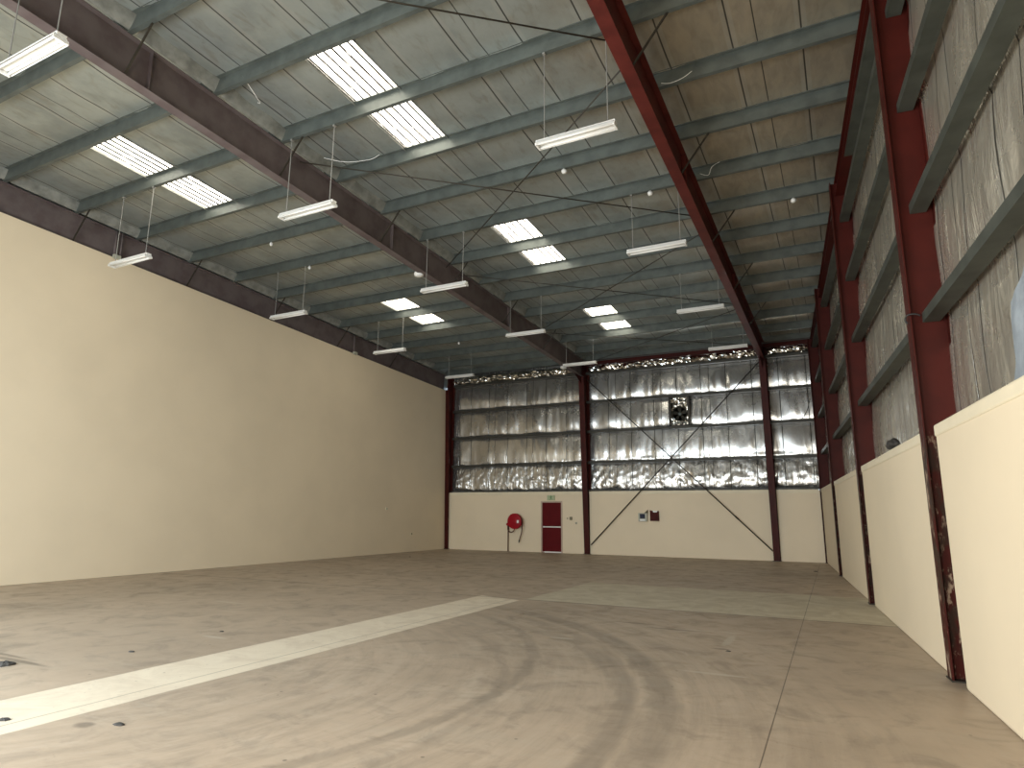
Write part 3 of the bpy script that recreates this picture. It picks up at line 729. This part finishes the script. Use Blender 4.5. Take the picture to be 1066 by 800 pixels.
MB().lathe([(.07, 0), (.07, .07), (.05, .09), (.01, .095)], (fx, D+.12, fz), (0,-1,0), 20).build('hub', M['galv'], fn_)
for k in range(5):
    a = k*2*math.pi/5+.3; bl = MB()
    ca, sa = math.cos(a), math.sin(a)
    def P_(r, t, dy): return (fx+r*ca-t*sa, D+.07+dy, fz+r*sa+t*ca)
    vs = [P_(.06, -.03, .02), P_(.06, .03, -.02), P_(.16, .075, -.03), P_(.24, .07, -.03), P_(.245, -.06, .035), P_(.16, -.055, .03)]
    vs += [(v[0], v[1]+.006, v[2]) for v in vs]
    bl.add(vs, [(0,1,2,5), (5,2,3,4), (6,11,8,7), (11,10,9,8)]+[(i, (i+1) % 6, 6+(i+1) % 6, 6+i) for i in range(6)]).build('blade', M['galv_dark'], fn_)
for k in range(3):
    MB().box(fx-.2+k*.16, fx-.11+k*.16, D+.085, D+.10, 4.98, 5.06).build('louvre_slot', M['foil_strip'], fn_)

# loose cable on the right part of the end wall
rod(arc([(-1.35, D+.02, 4.86), (-1.15, D+.0, 4.95), (-.98, D-.02, 5.2), (-.86, D-.05, 5.6)]), .012, 'thin dark cable sagging beside the far right corner column', name='loose_cable', cat='cable')
# wire hook on the near column, and a bundle on the ledge
yh = COLS_Y[0]
rod(arc([(G(yh)-.06, yh-.10, 3.60), (G(yh)-.075, yh-.1, 3.65), (G(yh)-.05, yh-.13, 3.69), (G(yh)+.02, yh-.14, 3.69), (G(yh)+.06, yh-.13, 3.67)]), .009, 'short curled black wire hooked on the nearest right column', M['black'], 'wire_hook', 'wire')
yb_ = 10.7
bo = empty('rag_bundle', (G(yb_)+.15, yb_, 2.46), 'small dark crumpled bundle on the ledge between the first and second right columns', 'bundle')
def bf(u, v):
    t = u*2*math.pi; p = math.pi*v
    r = .09*(1+.5*mnoise.noise(Vector((math.cos(t)*2, math.sin(t)*2, v*5))))
    return (G(yb_)+.12+r*math.sin(p)*math.cos(t), yb_+3.2*r*math.sin(p)*math.sin(t), 2.462+.09+r*math.cos(p))
MB().add(*grid(bf, 24, 12)).build('cloth', M['stone'], bo, smooth=True)
# pale board patch in the foil, right edge of the view
yp = 6.02
def pf(u, v):
    y = yp-.62*u+.10*(1-v)*math.sin(v*9)*.5; z = 2.50+(.66+.25*u)*v
    cut = .16*v*v*(1-u)
    return (G(y)+.255+.012*mnoise.noise(Vector((y*5, z*5, 1))), y-cut, z)
o = MB().add(*grid(pf, 16, 20)).build('wall_patch', M['patch'])
sm = o.modifiers.new('solid', 'SOLIDIFY'); sm.thickness = .012
tag(o, 'pale blue grey patch sheet on the right wall lining at the right edge', 'patch sheet')
# loose straps of blanket facing
for k, (pts, lab) in enumerate((
    ([(-8.72, 7.05, zr(7.05, HT)+.05), (-8.6, 7.0, zr(7, HT)-.02), (-8.5, 6.8, zr(6.8, HT)-.03), (-8.45, 6.5, zr(6.5, HT)+.08)], 'thin white loose strap near the middle rafter above the nearest middle lamp'),
    ([(-2.15, 9.50, zr(9.5, HT)+.02), (-2.0, 9.52, zr(9.5, HT)-.01), (-1.8, 9.52, zr(9.5, HT)+.02), (-1.65, 9.5, zr(9.5, HT)+.08)], 'thin white loose strap beside the red rafter, nearest the camera'),
    ([(-2.12, 12.5, zr(12.5, HT)+.05), (-1.95, 12.45, zr(12.4, HT)-.05), (-1.85, 12.3, zr(12.3, HT)+.02), (-1.7, 12.35, zr(12.3, HT)+.12)], 'short crumpled white strap beside the red rafter, farther back'),
    ([(-8.9, 8.9, zr(8.9, HT)+.1), (-8.5, 9.1, zr(9.1, HT)+.02), (-8.0, 9.25, zr(9.25, HT)+.03), (-7.8, 9.3, zr(9.3, HT)+.12)], 'thin pale loose strap over the middle rafter, right of the nearest middle lamp'))):
    rod(arc(pts), .005, lab, M['white'], 'loose_strap', 'strap')

# ------------------------------------------------------------------ rubble on the floor
for k, (x, y, s0, lab) in enumerate(((-7.86, 3.93, .13, 'flat heap of dark rubble at the left edge of the floor'), (-5.85, 2.98, .05, 'dark chip lying on the pale strip at the left edge'), (-7.35, 4.95, .045, 'small pale and dark chip left of the pale strip'),
        (-7.53, 6.3, .04, 'small dark chip above the pale strip, towards the left wall'), (-4.98, 3.32, .05, 'small dark chip just right of the pale strip, near the bottom left'), (-1.38, 8.3, .03, 'tiny dark chip on the floor below the T shaped scuff'), (-14.1, 19.6, .05, 'tiny dark chip near the far end of the left wall'), (-.95, 20.8, .06, 'pale chip in the far right corner by the third column'))):
    def rf(u, v):
        s = s0*.62; t = u*2*math.pi; p = math.pi/2*v
        r = s*(1+.45*mnoise.noise(Vector((math.cos(t)*1.5+k, math.sin(t)*1.5, v*2))))
        return (x+r*1.5*math.cos(p)*math.cos(t), y+r*math.cos(p)*math.sin(t), .001+s*.45*math.sin(p)*(1+.3*mnoise.noise(Vector((t*2, v*3, k)))))
    o = MB().add(*grid(rf, 14, 6)).build('concrete_chip', M['stone'])
    tag(o, lab, 'rubble')
